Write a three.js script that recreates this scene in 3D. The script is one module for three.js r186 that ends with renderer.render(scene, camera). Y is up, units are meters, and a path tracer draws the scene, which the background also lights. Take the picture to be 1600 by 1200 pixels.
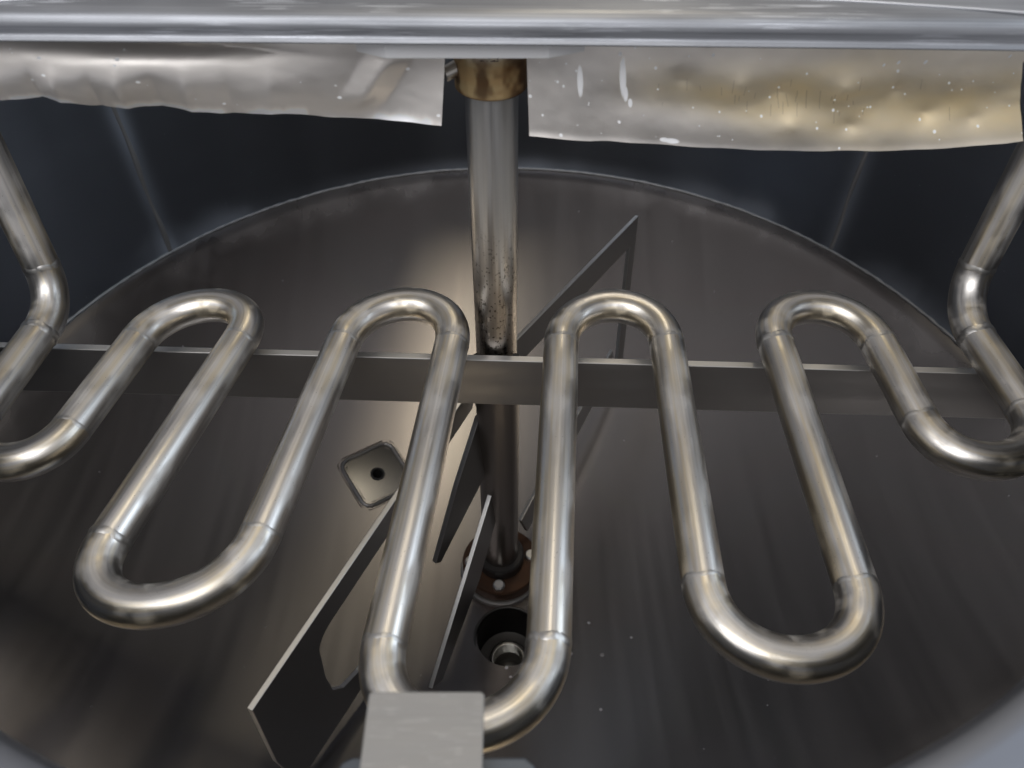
import * as THREE from 'three';
import { mergeGeometries, mergeVertices, toCreasedNormals } from 'three/addons/utils/BufferGeometryUtils.js';
import { RoundedBoxGeometry } from 'three/addons/geometries/RoundedBoxGeometry.js';
import { Brush, Evaluator, SUBTRACTION } from 'three-bvh-csg';

// ---------------------------------------------------------------- camera, light, exposure
const scene = new THREE.Scene();
const camera = new THREE.PerspectiveCamera(53.13, 4 / 3, 0.02, 60);
camera.position.set(0.018, 0.819, 0.651);
camera.rotation.set(-46 * Math.PI / 180, 0, 0);
camera.focus = 0.85; camera.userData.fStop = 5.6;
const renderer = new THREE.WebGLRenderer({ antialias: true });
renderer.setSize(1024, 768);
renderer.toneMapping = THREE.LinearToneMapping;
renderer.toneMappingExposure = 1;
renderer.shadowMap.enabled = true;
scene.background = new THREE.Color().setRGB(0.40, 0.40, 0.42);

function areaLamp(name, label, pos, target, w, h, color, intensity, glow) {
  const g = new THREE.Group(); g.name = name; g.position.set(...pos); g.lookAt(...target);
  g.rotateY(Math.PI);                                             // local -z now looks at the target
  g.userData = { label, category: 'lamp' };
  const f = new THREE.Mesh(new RoundedBoxGeometry(w + .06, h + .06, .06, 2, .01), new THREE.MeshStandardMaterial({ color: 0xd8d8d4, roughness: .5 }));
  f.name = 'housing'; f.position.z = .035; g.add(f);
  const d = new THREE.Mesh(new THREE.BoxGeometry(w, h, .004), new THREE.MeshStandardMaterial({ color: 0xffffff, emissive: new THREE.Color().setRGB(...color), emissiveIntensity: glow, roughness: .6 }));
  d.name = 'diffuser'; g.add(d);
  const l = new THREE.RectAreaLight(new THREE.Color().setRGB(...color), intensity, w, h);
  l.name = 'lamp_light'; l.position.z = -.008; g.add(l);          // shines along -z
  scene.add(g); return g;
}
areaLamp('unseen_light', 'added wide cool white panel for unseen window daylight, high above the front of the tank', [-0.6, 2.3, 1.7], [0, 0.4, 0.05], 2.4, 1.5, [.96, .97, 1], 3.5, .6);  // added panel in place of daylight from an unseen window or skylight
areaLamp('unseen_light_001', 'long narrow warm strip lamp above the middle of the tank', [0.22, 2.6, -0.7], [0.1, 0.2, 0.1], .14, 2.4, [1, .88, .66], 8.5, .8);
areaLamp('unseen_light_002', 'added bluish panel for unseen window daylight, off to the right of the tank', [2.7, 2.1, 0.1], [0, 0.3, 0], 1.6, 1.4, [.72, .85, 1], 3, .6);  // added panel, stands for bluish daylight from an unseen window

// ---------------------------------------------------------------- helpers
let seed = 7;
const rnd = () => { seed = (seed * 1664525 + 1013904223) >>> 0; return seed / 4294967296; };
const hash = (x, y, s) => { let h = (x * 374761393 + y * 668265263 + s * 974711) | 0; h = Math.imul(h ^ (h >>> 13), 1274126177); return ((h ^ (h >>> 16)) >>> 0) / 4294967296; };
const sm = (t) => t * t * (3 - 2 * t);
const clamp = (v, a = 0, b = 1) => Math.min(b, Math.max(a, v));
const step = (a, b, v) => sm(clamp((v - a) / (b - a)));
function vn(x, y, px, py, s) {                                     // periodic value noise
  const xi = Math.floor(x), yi = Math.floor(y), fx = sm(x - xi), fy = sm(y - yi);
  const m = (a, p) => ((a % p) + p) % p;
  const a = hash(m(xi, px), m(yi, py), s), b = hash(m(xi + 1, px), m(yi, py), s), c = hash(m(xi, px), m(yi + 1, py), s), d = hash(m(xi + 1, px), m(yi + 1, py), s);
  return a + (b - a) * fx + (c - a) * fy + (a - b - c + d) * fx * fy;
}
function fbm(u, v, nx, ny, s, oct = 4) {                           // u, v in 0..1
  let r = 0, a = .5, t = 0;
  for (let i = 0; i < oct; i++) { r += a * vn(u * nx, v * ny, nx, ny, s + i); t += a; a *= .5; nx *= 2; ny *= 2; }
  return r / t;
}
function tex(w, h, fn, srgb = false, wrap = true) {
  const d = new Uint8Array(w * h * 4);
  for (let j = 0; j < h; j++) for (let i = 0; i < w; i++) {
    const c = fn((i + .5) / w, (j + .5) / h), k = (j * w + i) * 4;
    for (let n = 0; n < 3; n++) d[k + n] = clamp(Array.isArray(c) ? c[n] : c) * 255;
    d[k + 3] = 255;
  }
  const t = new THREE.DataTexture(d, w, h); t.magFilter = THREE.LinearFilter; t.minFilter = THREE.LinearMipmapLinearFilter; t.generateMipmaps = true;
  if (wrap) t.wrapS = t.wrapT = THREE.RepeatWrapping;
  if (srgb) t.colorSpace = THREE.SRGBColorSpace;
  t.needsUpdate = true; return t;
}
const rep = (t, x, y) => { const c = t.clone(); c.repeat.set(x, y); c.needsUpdate = true; return c; };
const names = {};
function numbered(n) { const k = names[n] = (names[n] ?? -1) + 1; return k ? n + '_' + String(k).padStart(3, '0') : n; }
function thing(name, label, category, pos = [0, 0, 0], group) {
  const g = new THREE.Group(); g.name = numbered(name); g.position.set(...pos);
  g.userData = { label, category }; if (group) g.userData.group = group;
  scene.add(g); return g;
}
function part(name, geo, mat, parent, label) {
  const m = new THREE.Mesh(geo, mat); m.name = name; m.castShadow = m.receiveShadow = true;
  if (label) m.userData.label = label;
  parent.add(m); return m;
}
const V = (x, y, z) => new THREE.Vector3(x, y, z);
function fromGrid(P, nu, nv, uvf, closeU = false) {                // P(i,j) -> Vector3
  const pos = [], uv = [], idx = [];
  for (let j = 0; j <= nv; j++) for (let i = 0; i <= nu; i++) { const p = P(i, j); pos.push(p.x, p.y, p.z); uv.push(...uvf(i, j)); }
  for (let j = 0; j < nv; j++) for (let i = 0; i < nu; i++) { const a = j * (nu + 1) + i, b = a + 1, c = a + nu + 1, d = c + 1; idx.push(a, b, d, a, d, c); }
  const g = new THREE.BufferGeometry(); g.setAttribute('position', new THREE.Float32BufferAttribute(pos, 3)); g.setAttribute('uv', new THREE.Float32BufferAttribute(uv, 2)); g.setIndex(idx);
  g.computeVertexNormals(); return g;
}
// round bar or pipe swept along points; uv in metres (along, around); r may be a function of the distance
function sweep(pts, r, n = 28) {
  const N = pts.length - 1, pos = [], nor = [], uv = [], idx = [];
  let T = pts.map((p, i) => pts[Math.min(i + 1, N)].clone().sub(pts[Math.max(i - 1, 0)]).normalize());
  let nrm = Math.abs(T[0].y) > .9 ? V(1, 0, 0) : V(0, 1, 0); let s = 0;
  nrm = nrm.sub(T[0].clone().multiplyScalar(nrm.dot(T[0]))).normalize();
  for (let i = 0; i <= N; i++) {
    if (i) s += pts[i].distanceTo(pts[i - 1]);
    nrm = nrm.clone().sub(T[i].clone().multiplyScalar(nrm.dot(T[i]))).normalize();
    const bi = T[i].clone().cross(nrm);
    for (let k = 0; k <= n; k++) {
      const a = k / n * Math.PI * 2, rr = typeof r === 'function' ? r(s, a) : r;
      const d = nrm.clone().multiplyScalar(Math.cos(a)).add(bi.clone().multiplyScalar(Math.sin(a)));
      const p = pts[i].clone().add(d.clone().multiplyScalar(rr));
      pos.push(p.x, p.y, p.z); nor.push(d.x, d.y, d.z); uv.push(s, a / (Math.PI * 2));
    }
  }
  for (let i = 0; i < N; i++) for (let k = 0; k < n; k++) { const a = i * (n + 1) + k, b = a + 1, c = a + n + 1, d = c + 1; idx.push(a, b, c, b, d, c); }
  const g = new THREE.BufferGeometry(); g.setAttribute('position', new THREE.Float32BufferAttribute(pos, 3)); g.setAttribute('normal', new THREE.Float32BufferAttribute(nor, 3)); g.setAttribute('uv', new THREE.Float32BufferAttribute(uv, 2)); g.setIndex(idx);
  if (typeof r === 'function') g.computeVertexNormals();
  return g;
}
function sheet(f, nu, nv, th, uvf) {                                // bent sheet metal with thickness
  const nrm = (u, v) => { const e = 1e-3, a = f(u + e, v).sub(f(u - e, v)), b = f(u, v + e).sub(f(u, v - e)); return a.cross(b).normalize(); };
  const A = (i, j) => f(i / nu, j / nv), B = (i, j) => f(i / nu, j / nv).sub(nrm(i / nu, j / nv).multiplyScalar(th));
  const uv = uvf || ((i, j) => [i / nu, j / nv]);
  const gs = [fromGrid((i, j) => A(nu - i, j), nu, nv, (i, j) => uv(nu - i, j)), fromGrid(B, nu, nv, uv)];
  const edge = (p) => fromGrid((i, j) => p(i, j), p.n, 1, () => [0, 0]);
  const e1 = (i, j) => j ? A(i, nv) : B(i, nv); e1.n = nu; const e2 = (i, j) => j ? B(i, 0) : A(i, 0); e2.n = nu;
  const e3 = (i, j) => j ? B(0, i) : A(0, i); e3.n = nv; const e4 = (i, j) => j ? A(nu, i) : B(nu, i); e4.n = nv;
  gs.push(edge(e1), edge(e2), edge(e3), edge(e4));
  return mergeGeometries(gs);
}
// flat plate cut from an outline [x, y] and given thickness, edges lightly bevelled
function plate(outline, th, bevel = .0008, holes = []) {
  const s = new THREE.Shape(outline.map(([x, y]) => new THREE.Vector2(x, y)));
  for (const h of holes) s.holes.push(h);
  const g = new THREE.ExtrudeGeometry(s, { depth: th - 2 * bevel, bevelEnabled: true, bevelThickness: bevel, bevelSize: bevel, bevelOffset: -bevel, bevelSegments: 2, curveSegments: 16 });
  g.translate(0, 0, bevel - th / 2); return g;
}
// a plate standing upright (or leaning) with its top edge from a to b; profile points are [distance along, drop below the edge line]
function upright(a, b, outline, th, lean = 0, bevel) {
  const g = plate(outline.map(([s, d]) => [s, -d]), th, bevel);
  const X = V(...b).sub(V(...a)).normalize(); let Z = X.clone().cross(V(0, 1, 0)).normalize(); let Y = Z.clone().cross(X);
  if (lean) { Z.applyAxisAngle(X, lean); Y.applyAxisAngle(X, lean); }
  g.applyMatrix4(new THREE.Matrix4().makeBasis(X, Y, Z).setPosition(...a)); return g;
}
function partial(pts, a0, a1, n, uvf) {                             // lathe over an angle range (0 = towards the viewer)
  const g = new THREE.LatheGeometry(pts.map(([r, y]) => new THREE.Vector2(r, y)), n, a0, a1 - a0);
  const p = g.attributes.position, uv = g.attributes.uv;
  if (uvf) for (let i = 0; i < p.count; i++) uv.setXY(i, ...uvf(uv.getX(i), p.getX(i), p.getY(i), p.getZ(i)));
  return g;
}

// ---------------------------------------------------------------- materials
const brush = tex(512, 512, (u, v) => .5 * fbm(u, v, 4, 128, 11, 3) + .3 * fbm(u, v, 2, 40, 5, 3) + .2 * fbm(u, v, 6, 6, 9, 4));
const steelMat = (o = {}) => new THREE.MeshStandardMaterial({ color: new THREE.Color().setRGB(.56, .545, .525), metalness: 1, roughness: .3, ...o });
// coil: drawn along its length, faint straw tint and dull spots
const coilRough = tex(1024, 256, (u, v) => { const st = fbm(u, v, 3, 64, 21, 3), bl = fbm(u, v, 10, 6, 31, 4); return .29 + .16 * st + .42 * step(.4, .8, bl) * bl + (hash(Math.floor(u * 1024), Math.floor(v * 256), 3) > .9985 ? .4 : 0); });
const coilCol = tex(1024, 256, (u, v) => { const st = fbm(u, v, 2, 26, 41, 3), bl = fbm(u, v, 9, 5, 51, 4), t = .8 * step(.42, .75, .6 * st + .4 * bl), pit = hash(Math.floor(u * 1024), Math.floor(v * 256), 5) > .9992 ? .45 : 0, k = .74 + .12 * fbm(u, v, 4, 70, 61, 2) - pit; return [k * 1.02, k * (1 - .05 * t), k * (.975 - .16 * t)]; }, true);
const coilBump = tex(512, 512, (u, v) => .65 * fbm(u, v, 3, 90, 71, 3) + .35 * fbm(u, v, 14, 10, 75, 3));
const M = {
  coil: steelMat({ color: 0xffffff, map: rep(coilCol, 2.2, 1), roughness: 1, roughnessMap: rep(coilRough, 2.2, 1), bumpMap: rep(coilBump, 5, 1), bumpScale: .00006 }),
  elbow: steelMat({ color: 0xffffff, map: rep(coilCol, 5, 1), roughness: .95, roughnessMap: rep(coilRough, 6, 1), bumpMap: rep(coilBump, 7, 1), bumpScale: .00006 }),
  weld: steelMat({ color: new THREE.Color().setRGB(.55, .53, .5), roughness: .42 }),
  weldDull: steelMat({ color: new THREE.Color().setRGB(.46, .46, .46), roughness: .56 }),
  shaft: steelMat({ color: 0xffffff, map: tex(512, 512, (u, v) => {   // u runs down the shaft (0.39 m)
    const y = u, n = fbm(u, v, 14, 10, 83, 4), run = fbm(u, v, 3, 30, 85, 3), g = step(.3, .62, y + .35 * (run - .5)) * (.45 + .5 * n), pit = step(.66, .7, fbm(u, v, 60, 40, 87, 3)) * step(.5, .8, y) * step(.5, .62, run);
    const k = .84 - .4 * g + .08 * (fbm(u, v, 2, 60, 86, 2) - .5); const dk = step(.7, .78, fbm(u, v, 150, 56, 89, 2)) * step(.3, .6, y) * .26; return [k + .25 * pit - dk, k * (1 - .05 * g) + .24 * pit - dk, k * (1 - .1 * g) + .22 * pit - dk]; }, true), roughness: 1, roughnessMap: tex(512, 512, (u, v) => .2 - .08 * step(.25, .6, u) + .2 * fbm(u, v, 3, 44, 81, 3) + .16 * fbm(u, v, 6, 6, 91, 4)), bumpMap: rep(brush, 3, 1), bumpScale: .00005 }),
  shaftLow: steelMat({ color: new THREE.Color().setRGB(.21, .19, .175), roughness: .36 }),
  bar: steelMat({ color: new THREE.Color().setRGB(.36, .345, .33), roughness: 1, roughnessMap: tex(512, 256, (u, v) => .26 + .22 * fbm(u, v, 3, 60, 101, 3) + .15 * fbm(u, v, 8, 4, 103, 4)) }),  // face darkened in colour for the dark bottom it mirrors
  barEdge: steelMat({ color: new THREE.Color().setRGB(.74, .72, .69), roughness: .5 }),  // cut edge, lightened in colour as if catching light from above
  armLit: steelMat({ color: new THREE.Color().setRGB(.58, .56, .53), roughness: .4 }),  // lighter copy of the arm steel, its lit look put into the colour
  arm: [steelMat({ color: new THREE.Color().setRGB(.31, .302, .292), roughness: .34 }), steelMat({ color: new THREE.Color().setRGB(.6, .585, .56), roughness: .4 })],  // faces darkened in colour like the bottom they reflect; bright cut edges
  plain: steelMat({ roughness: .36 }),
};

// ---------------------------------------------------------------- tank
const COVER = -.3;                                                 // where the unseen rear cover begins, set by the light it lets in
const R = .75, HB = .6, HF = .42, DISH = .29;
const dishY = (x, z) => -DISH * (1 - (x * x + z * z) / (R * R));
const tank = thing('steel_tank', 'round stainless steel tank seen from inside, with a dished bottom and welded wall', 'tank');
const seamPhi = [Math.atan2(-.588, -.465), Math.atan2(.584, -.47)];
const band = (phi, c, w) => Math.exp(-((phi - c) ** 2) / (w * w));
const wallPhi = (u) => { const p = Math.PI / 2 + u * Math.PI; return p > Math.PI ? p - 2 * Math.PI : p; };
const haze = (u, v) => {                                            // ground and polished zones beside the welds
  const phi = wallPhi(u), y = v * HB; let h = 0;
  for (const s of seamPhi) h += .5 * band(phi, s, .022) * (.5 + .7 * fbm(u, v, 30, 8, 7, 3));
  h += .55 * step(.06, .0, y + .05 * (fbm(u, v, 40, 6, 17, 4) - .5)) * step(.35, .62, fbm(u, v, 9, 2, 19, 3)) + .5 * step(.04, 0, y) * band(Math.abs(phi), Math.PI, .5);
  return clamp(h);
};
const wallRough = tex(2048, 512, (u, v) => (.25 + .12 * fbm(u, v, 24, 1, 201, 4)) + .3 * haze(u, v), false, false);
const wallCol = tex(2048, 512, (u, v) => { const k = .66 + .07 * (fbm(u, v, 10, 5, 211, 4) - .5) + .22 * haze(u, v); const spk = hash(Math.floor(u * 2048), Math.floor(v * 512), 77) > .99992 ? .25 : 0; return [k * .97 + spk, k * .985 + spk, k * 1.01 + spk]; }, true, false);
const wallMat = new THREE.MeshPhysicalMaterial({ metalness: 1, anisotropy: .5, anisotropyRotation: Math.PI / 2, color: new THREE.Color().setRGB(.9, .94, 1), map: wallCol, roughness: 1, roughnessMap: wallRough });
const wallPts = (h) => [[R + .004, 0], [R + .004, h], [R, h], [R, .3], [R, .1], [R, 0]];
part('wall', partial(wallPts(HB), Math.PI / 2, Math.PI * 1.5, 128, (u, x, y) => [u, y / HB]), wallMat, tank, 'dark polished rear wall of the tank');
part('wall', partial(wallPts(HF), -Math.PI / 2, Math.PI / 2, 128, (u, x, y) => [u, y / HB]), wallMat, tank, 'front wall of the tank below the viewer');
// dished bottom with the drain bored through
const DR = { x: .012, z: .121, r: .047 };
{
  const pts = [];
  for (let i = 0; i <= 40; i++) { const r = R * i / 40; pts.push([Math.max(r, 1e-4), -DISH * (1 - (i / 40) ** 2) - .006]); }
  for (let i = 40; i >= 0; i--) { const r = R * i / 40; pts.push([Math.max(r, 1e-4), -DISH * (1 - (i / 40) ** 2)]); }
  const g = new THREE.LatheGeometry(pts.map(([r, y]) => new THREE.Vector2(r, y)), 144);
  const a = new Brush(g); a.updateMatrixWorld();
  const b = new Brush(new THREE.CylinderGeometry(DR.r, DR.r, .2, 48)); b.position.set(DR.x, -.283, DR.z); b.updateMatrixWorld();
  const ev = new Evaluator(); ev.useGroups = false;
  const pn = V(2 * DISH * .216 / (R * R), 1, 2 * DISH * .164 / (R * R)).normalize();
  const c = new Brush(new THREE.CylinderGeometry(.0088, .0088, .06, 24)); c.position.set(-.216, dishY(-.216, -.164), -.164); c.quaternion.setFromUnitVectors(V(0, 1, 0), pn); c.updateMatrixWorld();
  const out = ev.evaluate(ev.evaluate(a, b, SUBTRACTION), c, SUBTRACTION).geometry;
  const p = out.attributes.position, uv = out.attributes.uv;
  for (let i = 0; i < p.count; i++) uv.setXY(i, p.getX(i) / (2 * R) + .5, p.getZ(i) / (2 * R) + .5);
  const spots = [];
  for (let i = 0; i < 70; i++) { const t = rnd() * 6.283, r = Math.sqrt(rnd()) * .7; spots.push([Math.cos(t) * r, Math.sin(t) * r, .0006 + .0011 * rnd() ** 3, .2 + .6 * rnd()]); }
  spots.push([.1, .05, .0028, .8], [.135, .1, .002, .6], [.105, .15, .002, .7], [.15, .155, .003, .35], [.195, .13, .0018, .6], [.14, .24, .002, .6], [.01, .17, .0022, .9], [.016, .185, .0018, .8]);
  const mark = new Float32Array(2048 * 2048);
  for (const [x, z, r, k] of spots) { const cx = (x / 1.5 + .5) * 2048, cy = (z / 1.5 + .5) * 2048, q = r / 1.5 * 2048 + .6; for (let j = Math.floor(cy - q - 1); j <= cy + q + 1; j++) for (let i = Math.floor(cx - q - 1); i <= cx + q + 1; i++) if (i >= 0 && j >= 0 && i < 2048 && j < 2048) mark[j * 2048 + i] = Math.max(mark[j * 2048 + i], k * clamp(q + .5 - Math.hypot(i + .5 - cx, j + .5 - cy))); }
  const edgeHaze = (u, v) => { const r = Math.hypot(u - .5, v - .5) * 2; return step(.93, 1, r + .09 * (fbm(u, v, 24, 24, 301, 4) - .5)) * (.35 + .65 * step(.4, .6, fbm(u, v, 5, 5, 303, 2))); };
  const col = tex(2048, 2048, (u, v) => { const k = .61 + .02 * (fbm(u, v, 3, 3, 311, 2) - .5) + .05 * edgeHaze(u, v), m = mark[Math.floor(v * 2048) * 2048 + Math.floor(u * 2048)]; return [k + .3 * m, k * .972 + .3 * m, k * .965 + .33 * m]; }, true, false);
  const met = tex(2048, 2048, (u, v) => 1 - mark[Math.floor(v * 2048) * 2048 + Math.floor(u * 2048)], false, false);
  const rough = tex(1024, 1024, (u, v) => .17 + .03 * fbm(u, v, 4, 4, 321, 2) + .05 * fbm(u, v, 120, 6, 323, 3) + .1 * edgeHaze(u, v), false, false);
  part('bottom', out, new THREE.MeshPhysicalMaterial({ metalness: 1, color: new THREE.Color().setRGB(.93, .925, .91), map: col, metalnessMap: met, roughness: 1, roughnessMap: rough, anisotropy: .55, anisotropyRotation: Math.PI / 2 }), tank, 'dark dished bottom of the tank');
}
// welds
const wob = (a, s) => fbm((a / 6.2832 + 10) % 1, .3, 240, 4, s, 2);
{
  const pts = []; for (let i = 0; i <= 360; i++) { const a = i / 360 * Math.PI * 2; pts.push(V(Math.sin(a) * (R - .001), .001 + .002 * (wob(a, 401) - .5), Math.cos(a) * (R - .001))); }
  part('weld_bead', sweep(pts, (s) => .002 + .0007 * Math.sin(s * 700) + .0008 * wob(s, 403), 8), M.weldDull, tank);
  for (const ph of seamPhi) {
    const q = []; for (let i = 0; i <= 80; i++) { const y = .004 + i / 80 * (HB - .01); q.push(V(Math.sin(ph) * (R + .0012), y, Math.cos(ph) * (R + .0012)).add(V(.0015 * Math.sin(y * 40), 0, 0))); }
    part('weld_bead', sweep(q, (s) => .0042 + .0008 * Math.sin(s * 900), 8), M.weldDull, tank);
  }
}
// in-turned rim along the front of the opening (a step below the beam)
const rimMat = steelMat({ color: new THREE.Color().setRGB(.24, .25, .28), roughness: .5 });
part('front_rim', partial([[R + .02, HF - .012], [R + .02, HF], [.578, HF], [.566, HF - .003], [.561, HF - .012], [.561, HF - .05], [.565, HF - .05], [.566, HF - .016], [.58, HF - .008], [R + .02, HF - .012]], -Math.PI / 2, Math.PI / 2, 128), rimMat, tank, 'out of focus grey front rim around the opening');
// drain sump with threaded outlet
{
  const d = new THREE.Group(); d.name = 'drain'; d.position.set(DR.x, -.284, DR.z); tank.add(d); d.userData.label = 'round drain well in the bottom, beside the bearing';
  const dark = steelMat({ color: new THREE.Color().setRGB(.07, .066, .062), roughness: .45 });
  part('sump', new THREE.LatheGeometry([[.024, -.075], [.046, -.075], [.0465, -.07], [.0465, .0005], [.049, .004], [.0515, .0042], [.0525, .002], [.0525, -.08], [.024, -.08]].map(([r, y]) => new THREE.Vector2(r, y)), 64), dark, d);
  const th = []; for (let i = 0; i <= 420; i++) { const a = i / 60 * Math.PI * 2; th.push(V(Math.cos(a) * .0245, -.1 + i / 420 * .03, Math.sin(a) * .0245)); }
  part('thread', sweep(th, .0016, 6), steelMat({ color: new THREE.Color().setRGB(.7, .67, .6), roughness: .25 }), d);
  part('outlet_pipe', new THREE.LatheGeometry([[.0255, -.13], [.0255, -.066], [.029, -.066], [.029, -.13], [.001, -.13]].map(([r, y]) => new THREE.Vector2(r, y)), 48), M.weld, d);
}
// square welded sensor pad with a hole
{
  const d = new THREE.Group(); d.name = 'sensor_pad'; tank.add(d); d.userData.label = 'rounded square pad welded on the bottom, with a small dark hole';
  const px = -.216, pz = -.164; d.position.set(px, dishY(px, pz) + .0005, pz);
  const nrm = V(-2 * DISH * px / (R * R), 1, -2 * DISH * pz / (R * R)).normalize();
  d.quaternion.setFromUnitVectors(V(0, 1, 0), nrm); d.rotateY(.62);
  const sq = (h, c) => { const s = new THREE.Shape(); s.moveTo(-h + c, -h); s.lineTo(h - c, -h); s.quadraticCurveTo(h, -h, h, -h + c); s.lineTo(h, h - c); s.quadraticCurveTo(h, h, h - c, h); s.lineTo(-h + c, h); s.quadraticCurveTo(-h, h, -h, h - c); s.lineTo(-h, -h + c); s.quadraticCurveTo(-h, -h, -h + c, -h); return s; };
  const s = sq(.046, .018); s.holes.push(new THREE.Path().absarc(0, 0, .0095, 0, Math.PI * 2, true));
  const g = new THREE.ExtrudeGeometry(s, { depth: .001, bevelEnabled: true, bevelThickness: .001, bevelSize: .0015, bevelSegments: 2, curveSegments: 20 }); g.rotateX(-Math.PI / 2);
  part('pad', g, new THREE.MeshPhysicalMaterial({ metalness: 1, color: new THREE.Color().setRGB(.17, .165, .16), roughness: .2 }), d);
  const loop = sq(.0485, .019).getPoints(12).map((p) => V(p.x, .0005, p.y)); loop.push(loop[0].clone());
  part('weld_bead', sweep(loop, (q) => .0042 + .0006 * Math.sin(q * 800), 8), steelMat({ color: new THREE.Color().setRGB(.3, .28, .26), roughness: .4 }), d, 'brown heat-tinted weld around the pad');
  for (const [h, c] of [[.0545, .021], [.0425, .016]]) { const q = sq(h, c).getPoints(12).map((p) => V(p.x, .0012, p.y)); q.push(q[0].clone()); part('weld_toe', sweep(q, (w) => .0009 + .0004 * Math.sin(w * 300), 6), steelMat({ color: new THREE.Color().setRGB(.2, .17, .15), roughness: .45 }), d); }
  part('socket', new THREE.LatheGeometry([[.0003, -.028], [.0083, -.028], [.0083, .0035], [.0118, .004], [.0128, .002]].map(([r, y]) => new THREE.Vector2(r, y)), 32), new THREE.MeshStandardMaterial({ color: new THREE.Color().setRGB(.02, .019, .018), roughness: .6 }), d);
}

// ---------------------------------------------------------------- added rear cover, beam and flaps
{ // unseen rear cover, added to shade the tank; straight edge behind the beam
  const t = thing('added_cover', 'unseen flat steel cover over the rear of the tank, with an added cut-out that lets light in', 'cover');
  const zc = COVER, h = Math.acos(-zc / (R + .02)), o = [];
  for (let i = 0; i <= 48; i++) { const a = Math.PI - h + 2 * h * i / 48; o.push([Math.sin(a) * (R + .02), -Math.cos(a) * (R + .02)]); }
  // rounded cut-out in the straight edge, shaped to light the back of the bottom
  const cut = [[.33, -zc], [.33, .37], [.315, .4], [.28, .415], [-.08, .415], [-.115, .4], [-.13, .37], [-.13, -zc]];
  o.push(...(o[o.length - 1][0] > 0 ? cut : cut.reverse()));
  const g = plate(o, .005, .001); g.rotateX(-Math.PI / 2); g.translate(0, .606, 0);
  part('cover_sheet', g, steelMat({ color: new THREE.Color().setRGB(.5, .5, .51), roughness: .42 }), t);
}
const beam = thing('crossbeam', 'long folded stainless crossbeam spanning the top of the tank', 'beam');
const beamRough = tex(1024, 256, (u, v) => .32 + .3 * fbm(u, v, 5, 60, 501, 3) + .12 * fbm(u, v, 16, 6, 503, 4));
const beamCol = tex(2048, 512, (u, v) => { const st = fbm(u, v, 4, 90, 511, 3), bl = fbm(u, v, 14, 6, 513, 4), sc = step(.66, .7, fbm(u, v, 26, 160, 515, 2)) * step(.5, .65, fbm(u, v, 9, 5, 517, 3)); const k = .62 + .14 * (st - .5) + .12 * (bl - .5) + .22 * sc; return [k * .985, k * .995, k * 1.02]; }, true);
const beamMat = steelMat({ color: 0xffffff, map: beamCol, roughness: 1, roughnessMap: beamRough, bumpMap: rep(brush, 1, 1), bumpScale: .00012 });
{
  const prof = [[-.1, .598], [.07, .5905], [.0895, .5878], [.0955, .5872], [.0972, .588], [.0968, .5892], [.0945, .5905], [.0935, .5925], [.0945, .597], [.094, .601], [.0915, .6045], [.087, .607], [.078, .6085], [.05, .6095], [0, .613], [-.04, .618], [-.1, .6255]];
  const nx = 90, g = fromGrid((i, j) => { const x = -.82 + 1.64 * i / nx, [z, y] = prof[j]; return V(x, y + .0055 - .004 * (x + .1) * .9 - .006 * x * x * (x > 0 ? 1 : .3), z + .0012 * (fbm(i / nx, j / 20, 12, 4, 7, 3) - .5) + .012 * x); }, nx, prof.length - 1, (i, j) => [i / nx * 1.6, j / 12]);
  part('beam_shell', g, beamMat, beam);
  const eb = []; for (let i = 0; i <= 60; i++) { const x = -.5 + i / 60, z = .05 + .235 * x * x; eb.push(V(x, .6148 - .012 * Math.max(0, z - .075) ** .9 - .0036 * (x + .1) - .006 * x * x * (x > 0 ? 1 : .3), z + .012 * x)); }
  part('edge_bead', sweep(eb, .0011, 8), steelMat({ color: new THREE.Color().setRGB(.75, .75, .76), roughness: .35 }), beam);
  const bp = plate([[-.098, .012], [-.075, 0], [.045, 0], [.072, .012], [.072, .16], [-.098, .16]], .011, .001); bp.rotateX(-Math.PI / 2); bp.rotateY(0); bp.translate(.0, .5835, .085);
  part('bearing_plate', bp, steelMat({ color: new THREE.Color().setRGB(.8, .8, .8), roughness: .5, metalness: .35 }), beam);
}
const flapBase = (u, v, k) => { const g = .92 + .05 * (fbm(u, v, 12, 5, 601 + k, 4) - .5); return [g * 1.0, g * .975, g * .945]; };
function drops(list) { return (u, v) => { let m = 0; for (const [a, b, r, e] of list) { const d = Math.hypot((u - a) * 4.6, (v - b) / (e || 1)); if (d < r) m = Math.max(m, clamp((r - d) / r * 3)); } return m; }; }
function randomDrops(n, s) { const l = []; seed = s; for (let i = 0; i < n; i++) l.push([rnd(), .1 + .88 * rnd(), .006 + .013 * rnd() ** 2]); return l; }
const along = (tab, x) => { for (let i = 1; i < tab.length; i++) if (x <= tab[i][0]) { const [a, b] = tab[i - 1], [c, d] = tab[i]; return b + (d - b) * clamp((x - a) / (c - a)); } return tab[tab.length - 1][1]; };
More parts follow.
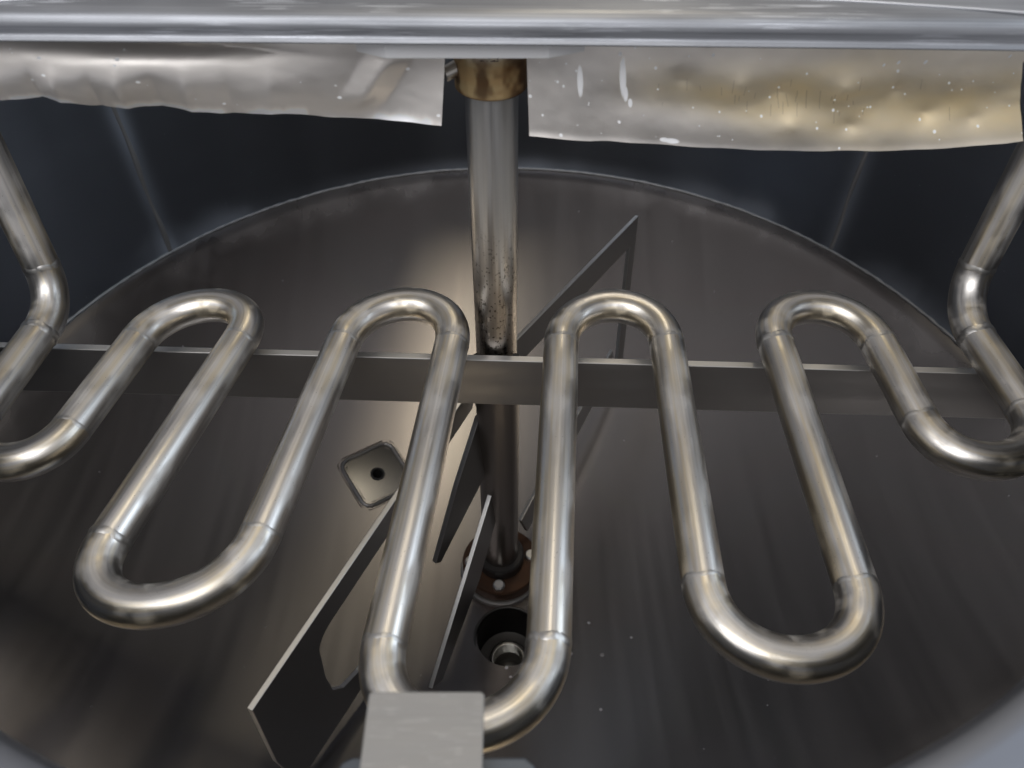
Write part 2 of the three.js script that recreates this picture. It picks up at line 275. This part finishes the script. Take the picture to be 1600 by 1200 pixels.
{ // left flap
  const x0 = -.56, edge = [[-.56, .54], [-.40, .5325], [-.358, .5335], [-.314, .5245], [-.268, .5215], [-.224, .5165], [-.19, .518], [-.163, .5165], [-.12, .511], [-.08, .5095], [-.041, .506]];
  const f = (u, v) => {
    const xr = -.032 - .009 * v, x = x0 + (xr - x0) * u, top = .592, bot = along(edge, x) + .0004 * Math.sin(x * 170) * Math.sin(x * 61);
    const y = top + (bot - top) * v;
    let z = .044 + .016 * Math.sin(Math.PI * clamp(v)) * step(-.05, -.3, x) * step(-.52, -.36, x);
    z += .008 * (Math.max(v, 0) ** 1.5) * step(-.18, -.42, x);                                            // lower edge pushed out on the left
    z -= .014 * Math.exp(-(((x + .25) / .075) ** 2)) * Math.exp(-Math.abs((v - .24 - (x + .25) * .9) / .13));      // long fold below the beam
    z += .0006 * Math.sin(x * 95 + 1.2 * Math.sin(x * 31)) * v * v * step(-.12, -.2, x);       // crimps along the edge
    for (const [a, d, w] of [[-.393, .006, .007], [-.362, -.005, .006], [-.345, .005, .005], [-.318, -.005, .006], [-.297, .006, .006], [-.272, -.004, .006], [-.246, .004, .007], [-.214, -.003, .008], [-.18, .003, .008], [-.13, .002, .012]]) z += .75 * d * Math.exp(-Math.abs(x - a + (v - 1) * .012) / w) * step(.42, .8, v);
    z += .003 * Math.sin(x * 40 + v * 3) * v;
    z += .006 * Math.max(0, 1 - Math.abs((x + .085) + (v - .45) * .06) / .02) * step(.2, .45, v) * step(.95, .7, v); // crease
    z -= .01 * step(-.1, -.03, x) * (1 - v);
    z += .0012 * Math.max(0, (v - .92) / .08) ** 2 * (.4 + .6 * Math.sin(x * 60) ** 2);
    return V(x, y, z + .0012 * (.0005 / .0012) * fbm(u, v, 30, 8, 63, 3));
  };
  const dr = drops(randomDrops(34, 99));
  const col = tex(1024, 256, (u, v) => { const c = flapBase(u, v, 0), m = dr(u, v), e = .16 * step(.86, .99, v + .08 * (fbm(u, v, 60, 3, 65, 3) - .5)) * step(.4, .6, fbm(u, v, 22, 1, 67, 2)); return c.map((k) => k + .25 * m + e); }, true, false);  // lower edge lightened in colour, a painted highlight on the curled rim
  const rou = tex(1024, 256, (u, v) => [0, .34 + .2 * fbm(u, v, 20, 6, 69, 4) + .2 * dr(u, v), .75 - .75 * dr(u, v)], false, false);
  const t = thing('sheet_metal_flap', 'crumpled bare metal strip hanging under the beam left of the shaft', 'metal flap');
  part('sheet', sheet(f, 220, 36, .0012), new THREE.MeshStandardMaterial({ map: col, metalness: 1, metalnessMap: rou, roughness: 1, roughnessMap: rou }), t);
}
{ // right flap
  const edge = [[.033, .4995], [.083, .495], [.1, .4955], [.14, .4925], [.182, .4895], [.24, .487], [.293, .486], [.35, .4865], [.402, .4895], [.449, .495]];
  const dents = [[.155, .42, .018, -.004], [.2, .45, .012, .003], [.235, .5, .02, -.005], [.285, .46, .012, .004], [.33, .5, .016, -.004], [.3, .8, .02, -.006], [.36, .72, .018, -.006], [.25, .78, .016, .004], [.4, .78, .02, -.005], [.43, .6, .02, .003]];
  const f = (u, v) => {
    const xl = .0285 + .004 * v, xr = .409 + .04 * v + (v < .3 ? .025 * (1 - v / .3) : 0), x = xl + (xr - xl) * u, top = .588, bot = along(edge, x);
    const y = top + (bot - top) * v;
    let z = .046 + .008 * Math.sin(Math.PI * v) * Math.sin(Math.PI * u) + .006 * v * v - .006 * Math.exp(-((v - .62) ** 2) / .03) * step(.05, .2, x);
    for (const [a, b, r, d] of dents) z += 1.2 * d * Math.exp(-1.6 * Math.sqrt(.05 + ((x - a) / r) ** 2 + ((v - b) / .13) ** 2));
    z += .0006 * Math.sin(x * 120) * v * v + .001 * Math.max(0, (v - .94) / .06) ** 2;
    return V(x, y, z + .0012 * (.0005 / .0012) * fbm(u, v, 30, 8, 73, 3));
  };
  const list = randomDrops(80, 1234); const dr = drops([...list, [.106, .46, .03, 5], [.192, .42, .034, 5.5], [.197, .56, .026, 3], [.206, .64, .022, 2], [.29, .96, .08, .35], [.275, .955, .05, .5]]);
  const scr = []; seed = 55; for (let i = 0; i < 30; i++) scr.push([.25 + .55 * rnd(), .42 + .3 * rnd(), .03 + .09 * rnd(), (rnd() - .5) * .3]); scr.push([.565, .56, .16, 0], [.592, .56, .16, .01], [.86, .72, .11, -.03]);
  const scratch = (u, v) => { let m = 0; for (const [a, b, h, sl] of scr) { const q = (v - b) / h; if (q > -.5 && q < .5 && Math.abs(u - a - q * h * sl * .3) < .0008) m = .24; } return m; };
  const glowAndGrime = (u, v) => { const c = .5 + .26 * (u - .3); return Math.exp(-(((v - c) / (.2 + .2 * step(.3, .7, u))) ** 2)) * step(.12, .4, u) * (.55 + .8 * (fbm(u, v, 9, 5, 75, 4) - .2)); };  // warm yellow reflection and grime, painted together into the flap colour
  const col = tex(2048, 512, (u, v) => { const c = flapBase(u, v, 9), m = dr(u, v), s = clamp(glowAndGrime(u, v)), k = scratch(u, v) * (.5 + .5 * s); return [c[0] + .03 * s + .25 * m - .45 * k, c[1] - .03 * s + .27 * m - .45 * k, c[2] - .18 * s + .3 * m - .4 * k]; }, true, false);
  const rou = tex(2048, 512, (u, v) => [0, .34 + .2 * fbm(u, v, 20, 6, 79, 4) + .12 * clamp(glowAndGrime(u, v)) + .2 * dr(u, v), .75 - .75 * dr(u, v)], false, false);
  const t = thing('sheet_metal_flap', 'dented bare metal strip with painted yellow reflection, grime and white drips right of the shaft', 'metal flap');
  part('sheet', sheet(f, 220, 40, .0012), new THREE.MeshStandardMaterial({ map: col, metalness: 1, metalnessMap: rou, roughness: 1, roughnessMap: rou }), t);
}

// ---------------------------------------------------------------- agitator
const ag = thing('agitator', 'vertical steel agitator shaft with wide crossbar and slanting blade arms', 'agitator', [0, -.24, 0]);
const agp = (name, g, m, label) => { g.translate(0, .24, 0); return part(name, g, m, ag, label); };
{
  const line = (a, b, n = 40) => { const p = []; for (let i = 0; i <= n; i++) p.push(V(...a).lerp(V(...b), i / n)); return p; };
  agp('shaft', ((g) => { const q = g.attributes.uv; for (let i = 0; i < q.count; i++) q.setX(i, q.getX(i) / .395); return g; })(sweep(line([0, .53, 0], [0, .14, 0]), .0237, 48)), M.shaft);
  agp('shaft_sleeve', new THREE.LatheGeometry([[.0236, -.245], [.0272, -.245], [.0272, .146], [.0265, .148], [.0236, .148]].map(([q, y]) => new THREE.Vector2(q, y)), 64), M.shaftLow, 'darker lower part of the shaft below the crossbar');
  // bronze coloured sleeve
  const sleeveMat = new THREE.MeshStandardMaterial({ metalness: .25, roughness: 1, roughnessMap: tex(256, 256, (u, v) => .3 + .3 * fbm(u, v, 12, 12, 701, 4)),
    map: tex(512, 256, (u, v) => { const n = fbm(u, v, 8, 6, 711, 4), w = step(.5, .85, v + .25 * (n - .5)); const ink = (v > .64 && v < .78 && fbm(u, v, 70, 40, 713, 2) > .52 && Math.abs(((u + .02) % 1) - .06) < .05) ? .45 : 0; const st = .32 * step(.45, .7, fbm(u, v, 14, 3, 717, 3)) * (1 - w) + .3 * step(.1, .0, v); return [.72 + .1 * w - ink - st, .57 + .1 * n + .18 * w - ink - st, .38 + .14 * n + .32 * w - ink * .8 - st * .8]; }, true) });
  const sl = new THREE.LatheGeometry([[.0242, .519], [.0305, .519], [.0318, .5205], [.0318, .578], [.0242, .578]].map(([r, y]) => new THREE.Vector2(r, y)), 64); sl.rotateY(-.2); for (let i = 0, p = sl.attributes.position, q = sl.attributes.uv; i < p.count; i++) q.setY(i, (p.getY(i) - .517) / .056);
  agp('sleeve', toCreasedNormals(sl, .6), sleeveMat, 'brownish sleeve at the top of the shaft');
  const bolt = new THREE.CylinderGeometry(.0062, .0068, .014, 6); bolt.rotateZ(Math.PI / 2 + .25); bolt.rotateY(.5); bolt.translate(-.033, .537, .012); agp('bolt', bolt, steelMat({ roughness: .35, color: new THREE.Color().setRGB(.6, .57, .52) }));
  // wide crossbar in front of the shaft
  const a = [-.62, .222, .01], b = [.62, .222, .058];
  agp('crossbar', upright(a, b, [[0, 0], [1.241, 0], [1.241, .072], [0, .072]], .009), [M.bar, M.barEdge]);
  for (const s of [-1, 1]) { const w = sweep(line([s * .022, .218, .026], [s * .022, .154, .026], 24), (q) => .0042 + .0006 * Math.sin(q * 900), 8); agp('weld_bead', w, M.weld); }
  // long arm that passes the shaft on its left, with legs turned down at both ends
  const A = [-.215, .128, .385], B = [.216, .128, -.388], L = Math.hypot(.431, .773);
  const arc = (cx, cy, r, a0, a1) => { const o = []; for (let i = 0; i <= 8; i++) { const t = a0 + (a1 - a0) * i / 8; o.push([cx + r * Math.cos(t), cy + r * Math.sin(t)]); } return o; };
  const mid = [-.03, .134, -.014], LA = V(...A).distanceTo(V(...mid)), LB = V(...mid).distanceTo(V(...B));
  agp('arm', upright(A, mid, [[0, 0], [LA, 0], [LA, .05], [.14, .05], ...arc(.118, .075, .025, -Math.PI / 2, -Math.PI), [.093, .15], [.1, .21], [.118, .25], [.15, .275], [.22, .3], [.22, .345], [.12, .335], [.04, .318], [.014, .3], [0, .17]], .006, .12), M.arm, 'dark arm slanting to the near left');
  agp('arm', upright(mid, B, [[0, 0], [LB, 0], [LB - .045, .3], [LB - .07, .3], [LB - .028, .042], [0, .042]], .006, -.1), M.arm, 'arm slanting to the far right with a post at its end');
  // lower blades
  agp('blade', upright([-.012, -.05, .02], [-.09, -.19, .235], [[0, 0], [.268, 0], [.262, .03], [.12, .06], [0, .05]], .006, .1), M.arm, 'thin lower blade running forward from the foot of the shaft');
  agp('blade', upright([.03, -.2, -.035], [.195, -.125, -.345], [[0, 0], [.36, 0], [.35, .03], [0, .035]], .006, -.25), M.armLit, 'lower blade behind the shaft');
  agp('brace', upright([-.026, .09, .004], [-.088, -.1, .1], [[0, 0], [.1, -.003], [.222, 0], [.222, .01], [.1, .045], [0, .04]], .008, .25), M.arm);
}

// ---------------------------------------------------------------- bottom bearing
{
  const t = thing('bottom_bearing', 'rusty brown round bearing bolted to the tank bottom around the shaft foot', 'bearing', [0, -.29, 0]);
  const rust = new THREE.MeshStandardMaterial({ metalness: .45, roughness: .55, map: tex(256, 256, (u, v) => { const n = fbm(u, v, 10, 10, 801, 4); return [.2 + .16 * n, .14 + .1 * n, .1 + .06 * n]; }, true) });
  const L = (p, n = 64) => toCreasedNormals(new THREE.LatheGeometry(p.map(([r, y]) => new THREE.Vector2(r, y)), n), .5);
  part('seat_ring', L([[.05, .001], [.064, .001], [.065, .006], [.0635, .0075], [.05, .0075]]), M.plain, t);
  part('flange', L([[.02, .0076], [.0595, .0076], [.061, .0095], [.061, .028], [.059, .0305], [.02, .0305]]), rust, t, 'rusty brown flange');
  part('hub', L([[.0238, .0306], [.036, .0306], [.0365, .033], [.0365, .05], [.0345, .053], [.0238, .053]]), new THREE.MeshStandardMaterial({ color: new THREE.Color().setRGB(.05, .045, .042), roughness: .5, metalness: .5 }), t);
  for (let i = 0; i < 4; i++) { const a = .12 + i * Math.PI / 2; const b = part('bolt', L([[.0003, .0395], [.007, .039], [.0092, .0365], [.0095, .0306]], 20), steelMat({ color: new THREE.Color().setRGB(.75, .73, .69), roughness: .4 }), t); b.position.set(-.008 * (i === 0) + Math.sin(a) * .048, 0, Math.cos(a) * .048); }
}

// ---------------------------------------------------------------- heating coil
{
  const t = thing('heating_coil', 'polished steel pipe coil zigzagging across the front half of the tank', 'pipe coil');
  const r = .0187, cy = (z) => .253 - .1 * (z - .05);
  const P = (x, z) => V(x, cy(z), z);
  // far end, near end of each straight run, from left to right
  const runs = [[[-.497, .03], [-.515, .135]], [[-.386, .04], [-.417, .155]], [[-.276, .04], [-.34, .275]], [[-.164, .042], [-.207, .27]], [[-.047, .045], [-.086, .368]], [[.071, .045], [.048, .368]], [[.185, .045], [.182, .315]], [[.302, .045], [.312, .318]], [[.413, .045], [.424, .145]], [[.522, .035], [.535, .13]]];
  const ringGeo = (c, d, s, heavy) => { const n = 40, m = 6, w = .0026 + .0022 * heavy; seed = 1000 + s; const off = rnd() * 10;
    return (() => { const D = d.clone().normalize(); let U = Math.abs(D.y) < .9 ? V(0, 1, 0) : V(1, 0, 0); U.sub(D.clone().multiplyScalar(U.dot(D))).normalize(); const W = D.clone().cross(U);
      return fromGrid((i, j) => { const a = -i / n * Math.PI * 2, q = j / m * 2 - 1, amp = .00025 + .0006 * heavy + (.00015 + .0007 * heavy) * Math.sin(a * 11 + off) * Math.sin(a * 4 + off * 3); const rr = r - .0001 + amp * (1 - q * q); return c.clone().add(D.clone().multiplyScalar(q * w + .0009 * Math.sin(a * 5 + off))).add(U.clone().multiplyScalar(Math.cos(a) * rr)).add(W.clone().multiplyScalar(Math.sin(a) * rr)); }, n, m, (i, j) => [i / n, j / m]); })(); };
  const bez = (p0, t0, p1, t1, h0, h1 = h0, n = 32) => { const c = new THREE.CubicBezierCurve3(p0, p0.clone().add(t0.clone().multiplyScalar(h0)), p1.clone().sub(t1.clone().multiplyScalar(h1)), p1); const o = []; for (let i = 0; i <= n; i++) o.push(c.getPoint(i / n)); return o; };
  const line = (a, b, n = 24) => { const o = []; for (let i = 0; i <= n; i++) o.push(a.clone().lerp(b, i / n)); return o; };
  let k = 0; const weld = (c, d, heavy = (k * 7) % 5 === 3 ? .7 : .1) => part('weld_bead', ringGeo(c, d, k++, heavy), M.weld, t);
  const ends = runs.map(([f, n]) => [P(...f), P(...n)]), dir = ends.map(([f, n]) => n.clone().sub(f).normalize());
  for (const [f, n] of ends) part('pipe', sweep(line(f, n), r, 40), M.coil, t);
  for (let i = 0; i < ends.length - 1; i++) {
    const near = i % 2 === 0, a = ends[i][near ? 1 : 0], b = ends[i + 1][near ? 1 : 0], s = near ? 1 : -1;
    const rad = a.distanceTo(b) / 2 * 4 / 3;
    part('elbow', sweep(bez(a, dir[i].clone().multiplyScalar(s), b, dir[i + 1].clone().multiplyScalar(-s), rad, rad, 48), r * 1.004, 40), M.elbow, t);
    weld(a, dir[i]); weld(b, dir[i + 1]);
  }
  // risers at both ends
  for (const [i, x, top] of [[0, -.5, V(-.545, .64, -.12)], [9, .53, V(.575, .64, -.1)]]) {
    const a = ends[i][0], e = V(x, cy(0) + .044, -.03), up = top.clone().sub(e).normalize();
    part('elbow', sweep(bez(a, dir[i].clone().negate(), e, up, .03, .03, 28), r * 1.004, 40), M.elbow, t);
    weld(a, dir[i], 1); weld(e, up, .6);
    part('pipe', sweep(line(e, top, 30), r, 40), M.coil, t, i ? 'right riser pipe' : 'left riser pipe');
  }
}

// ---------------------------------------------------------------- tab on the front rim
{
  const t = thing('rim_bracket', 'small flat grey metal tab projecting from the front rim over the coil', 'bracket', [-.028, .4, .52]);
  const tabRough = tex(256, 256, (u, v) => .5 + .15 * fbm(u, v, 5, 40, 901, 3));
  const m = new THREE.MeshStandardMaterial({ color: 0xffffff, map: tex(512, 512, (u, v) => { const k = .575 + .022 * (fbm(u, v, 4, 60, 905, 3) - .5) - .035 * step(.5, .8, fbm(u, v, 5, 5, 907, 4)) + .05 * step(.74, .77, fbm(u, v, 12, 150, 909, 2)); return [k, k * .985, k * .965]; }, true), metalness: .6, roughness: 1, roughnessMap: tabRough });
  const g = plate([[-.0315, -.08], [.031, -.08], [.031, .037], [.029, .0385], [-.0295, .0385], [-.0315, .037]], .003, .0006); { const q = g.attributes.uv, p = g.attributes.position; for (let i = 0; i < q.count; i++) q.setXY(i, p.getX(i) * 9 + .5, p.getY(i) * 9 + .5); }
  g.rotateX(-Math.PI / 2); g.translate(0, .0315 - .03, 0);
  part('tab', g, m, t);
  const s = plate([[-.047, -.07], [.06, -.07], [.06, .0], [.058, .006], [.053, .01], [-.039, .01], [-.044, .0075], [-.047, .002]], .006, .0012); s.rotateX(-Math.PI / 2); s.translate(0, -.016, 0);
  part('base_plate', s, new THREE.MeshStandardMaterial({ color: new THREE.Color().setRGB(.1, .112, .13), metalness: .8, roughness: .45 }), t);
}
scene.traverse((o) => { if (o.isMesh) { o.castShadow = true; o.receiveShadow = true; } });
renderer.render(scene, camera);
